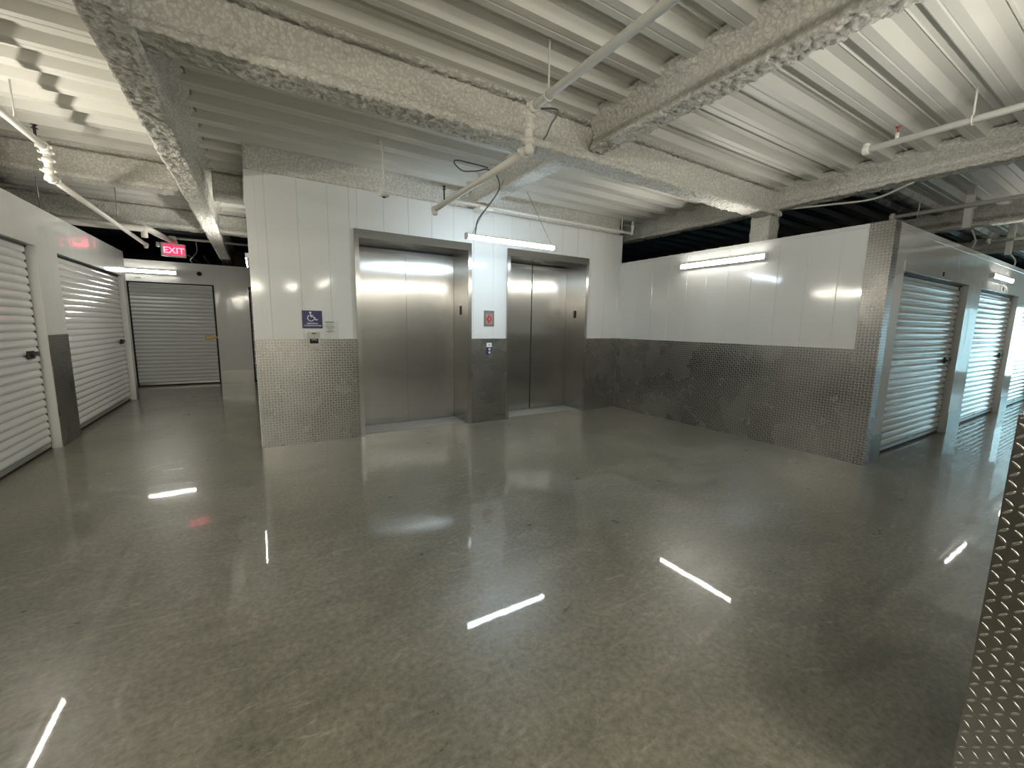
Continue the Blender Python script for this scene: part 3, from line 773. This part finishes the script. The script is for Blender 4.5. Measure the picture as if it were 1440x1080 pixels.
# conduit in front of the elevator wall
r = empty('elevator_conduit', (3.7, 5.0, 2.925), 0, 'long white conduit hung in front of the elevator wall, upturned right end', 'conduit')
tb('conduit', [(-1.65, 0, 0), (1.60, 0, 0)], .020, PIPE, r, 12)
tb('riser', [(1.60, 0, -.02), (1.62, 0, .05), (1.62, 0, .19)], .017, PIPE, r, 10)
bm = bmesh.new(); ring(bm, (1.60, 0, 0), (1, 0, 0), .03, .05); link('elbow', bm, PIPE, r, True)
bm = bmesh.new(); ring(bm, (1.62, 0, .10), (0, 0, 1), .028, .05); link('coupling', bm, PIPE, r, True)
for xx in (1.38, -.9):
    bm = bmesh.new(); tubepath(bm, [(xx, 0, .02), (xx, 0, ZD+.03-2.925)], .006, 6); tubepath(bm, [(xx, .026*math.sin(2*PI*k/12), .026*math.cos(2*PI*k/12)) for k in range(13)], .005, 6); link('hanger', bm, PIPE, r, True)
# pale blob bracket on the end of the short beam
tag(bx('beam_bracket', 2.50, 2.70, 4.93, 5.15, 2.865, 2.915, PIPE, None, .015), 'pale bracket under the short beam by the elevator wall', 'bracket')
# pendent detector on a stem
r = empty('pendent_detector', (1.20, 4.55, 2.74), 0, 'white detector on a bent stem under the deck, left of the elevators', 'detector')
tb('stem', spline([(-.03, -.02, .50), (0, 0, .42), (.0, 0, .30), (0, 0, .05)], 6), .010, PIPE, r, 8)
bm = bmesh.new(); tubepath(bm, [(0, 0, .065), (0, 0, .06), (0, 0, .0), (0, 0, -.005)], [.03, .046, .048, .03], 18); tubepath(bm, [(0, 0, -.005), (0, 0, -.01), (0, 0, -.035), (0, 0, -.04)], [.04, .062, .045, .02], 18)
link('detector_body', bm, FIX, r, True)
tb('sensor_tip', [(0, 0, -.04), (0, 0, -.048)], .018, DARK, r, 12)
# cord loop and power cord of the hanging light; a wire by the vertical drop
loop = [(2.356, 4.45, 3.185), (2.229, 4.45, 3.19), (2.08, 4.45, 3.19), (1.995, 4.45, 3.19), (1.944, 4.45, 3.175), (1.952, 4.45, 3.14), (2.037, 4.45, 3.091), (2.141, 4.45, 3.104), (2.248, 4.45, 3.132), (2.338, 4.45, 3.165),
        (2.431, 4.42, 3.131), (2.479, 4.42, 3.07), (2.489, 4.41, 2.995), (2.453, 4.40, 2.911), (2.37, 4.40, 2.796), (2.252, 4.38, 2.654), (2.181, 4.36, 2.559), (2.145, 4.34, 2.418)]
keep(tb('power_cord', spline(loop, 5), .0075, CORD, None, 8), LB)
keep(tb('hanging_wire', spline([(2.565, 4.43, 3.135), (2.519, 4.42, 3.005), (2.445, 4.42, 2.891), (2.362, 4.40, 2.776), (2.253, 4.38, 2.643), (2.11, 4.34, 2.413)], 5), .004, WIRE, None, 6), LB)
tag(tb('ceiling_hook', [(2.585, 4.45, 3.19), (2.575, 4.44, 3.17), (2.565, 4.43, 3.13)], [.02, .022, .01], BLACKM, None, 8), 'black hook beside the short beam holding a wire', 'hook')
tag(tb('grounding_cable', spline([(1.76, 2.66, 2.93), (1.88, 2.52, 2.90), (1.845, 2.55, 2.80), (1.80, 2.53, 2.72), (1.78, 2.54, 2.69)], 6), .0065, CORD, None, 8), 'grey cable curving beside the vertical pipe drop', 'cable')
tag(tb('hanging_wire', [(-2.17, 7.5, ZD+.06), (-2.165, 7.5, 2.72)], .006, WIRE, None, 6), 'thin wire hanging above the left row, nearest the left edge', 'wire')
tag(tb('hanging_wire', [(-1.60, 8.2, ZD+.06), (-1.60, 8.2, 2.765)], .006, WIRE, None, 6), 'thin wire holding the thick white pipe at the left', 'wire')
tag(tb('looped_wire', spline([(-.912, 10.26, 2.92), (-.905, 10.3, 2.76), (-.96, 10.35, 2.66), (-1.05, 10.6, 2.60), (-1.1, 11.3, 2.63)], 6), .010, CORD, None, 6), 'thin grey cable looping down right of the exit sign', 'cable')
tag(tb('dangling_cable', spline([(8.15, 1.72, 2.76), (8.30, 1.70, 2.62), (8.35, 1.76, 2.50)], 6), .010, PIPE, None, 6), 'white cable dangling from the nearer square strut', 'cable')
tag(tb('dangling_cable', spline([(10.86, 1.80, 2.74), (10.95, 1.74, 2.62), (11.0, 1.76, 2.50)], 6), .012, PIPE, None, 6), 'white cable dangling from the farther square strut', 'cable')
# black dangling cable ends above the end wall
bm = bmesh.new()
tubepath(bm, [(-1.25, 11.38, 2.86), (-1.05, 11.45, 2.70), (-.95, 11.45, 2.63)], .018, 6)
tubepath(bm, [(-.90, 11.38, 2.80), (-.80, 11.45, 2.64)], .018, 6)
tag(link('cable_bundle', bm, DARK, None, True), 'black cables lying on top of the end wall below the exit sign', 'cable')
# a lit strip seen over the end wall, and the cable drooping under the right beam
tag(tb('drooping_cable', spline([(6.0, 3.0, 2.97), (6.05, 2.5, 2.925), (6.08, 2.1, 2.90), (6.0, 1.75, 2.97)], 6), .012, PIPE, None, 6), 'white cable sagging under the beam above the right wall', 'cable')

# ------------------------------------------------------------------ exit sign
s = empty('exit_sign', (-1.26, 10.25, 2.715), math.radians(14), 'glowing red exit sign hanging from a conduit in the left corridor', 'exit sign')
bx('sign_housing', -.185, .185, -.03, .03, -.125, .125, FIX, s, .015)
bx('red_face', -.155, .155, -.034, -.030, -.095, .095, EXITR, s)
text_mesh('lettering', 'EXIT', .155, EXITP, s, (0, -.035, -.062), (PI/2, 0, 0), bold=.002)
bx('mounting_canopy', -.07, .07, -.045, .045, .125, .165, PIPE, s, .015)
bx('emergency_lamp', -.25, -.195, -.04, .04, .03, .12, SIGNW, s, .02)

# ------------------------------------------------------------------ camera
F = 582.5; H = 1.4
yaw, pitch, roll = map(math.radians, (31.5, -7.97, .93))
cy, sy, cp, sp = math.cos(yaw), math.sin(yaw), math.cos(pitch), math.sin(pitch)
f = Vector((sy*cp, cy*cp, sp)); r_ = Vector((cy, -sy, 0)); u_ = r_.cross(f)
c, s_ = math.cos(roll), math.sin(roll)
rr = c*r_ + s_*u_; uu = -s_*r_ + c*u_
cam = bpy.data.cameras.new('camera'); co = bpy.data.objects.new('camera', cam); COL.objects.link(co)
co.matrix_world = Matrix(((rr.x, uu.x, -f.x, 0), (rr.y, uu.y, -f.y, 0), (rr.z, uu.z, -f.z, H), (0, 0, 0, 1)))
cam.sensor_width = 36; cam.sensor_fit = 'HORIZONTAL'; cam.lens = 36*F/1440; cam.clip_start = .02; cam.clip_end = 60
SC.camera = co

# ------------------------------------------------------------------ world, colour, sampling
w = bpy.data.worlds.new('world'); SC.world = w; w.use_nodes = True
w.node_tree.nodes['Background'].inputs[0].default_value = (.5, .6, .7, 1); w.node_tree.nodes['Background'].inputs[1].default_value = .05
SC.view_settings.view_transform = 'Standard'; SC.view_settings.look = 'None'; SC.view_settings.gamma = 1
SC.view_settings.use_curve_mapping = False
SC.view_settings.exposure = 1.95
SC.cycles.use_denoising = True
try:
    SC.cycles.denoiser = 'OPENIMAGEDENOISE'
except Exception: pass
SC.cycles.max_bounces = 8; SC.cycles.diffuse_bounces = 5; SC.cycles.glossy_bounces = 5
SC.cycles.caustics_reflective = False; SC.cycles.caustics_refractive = False
SC.cycles.sample_clamp_indirect = 1.0
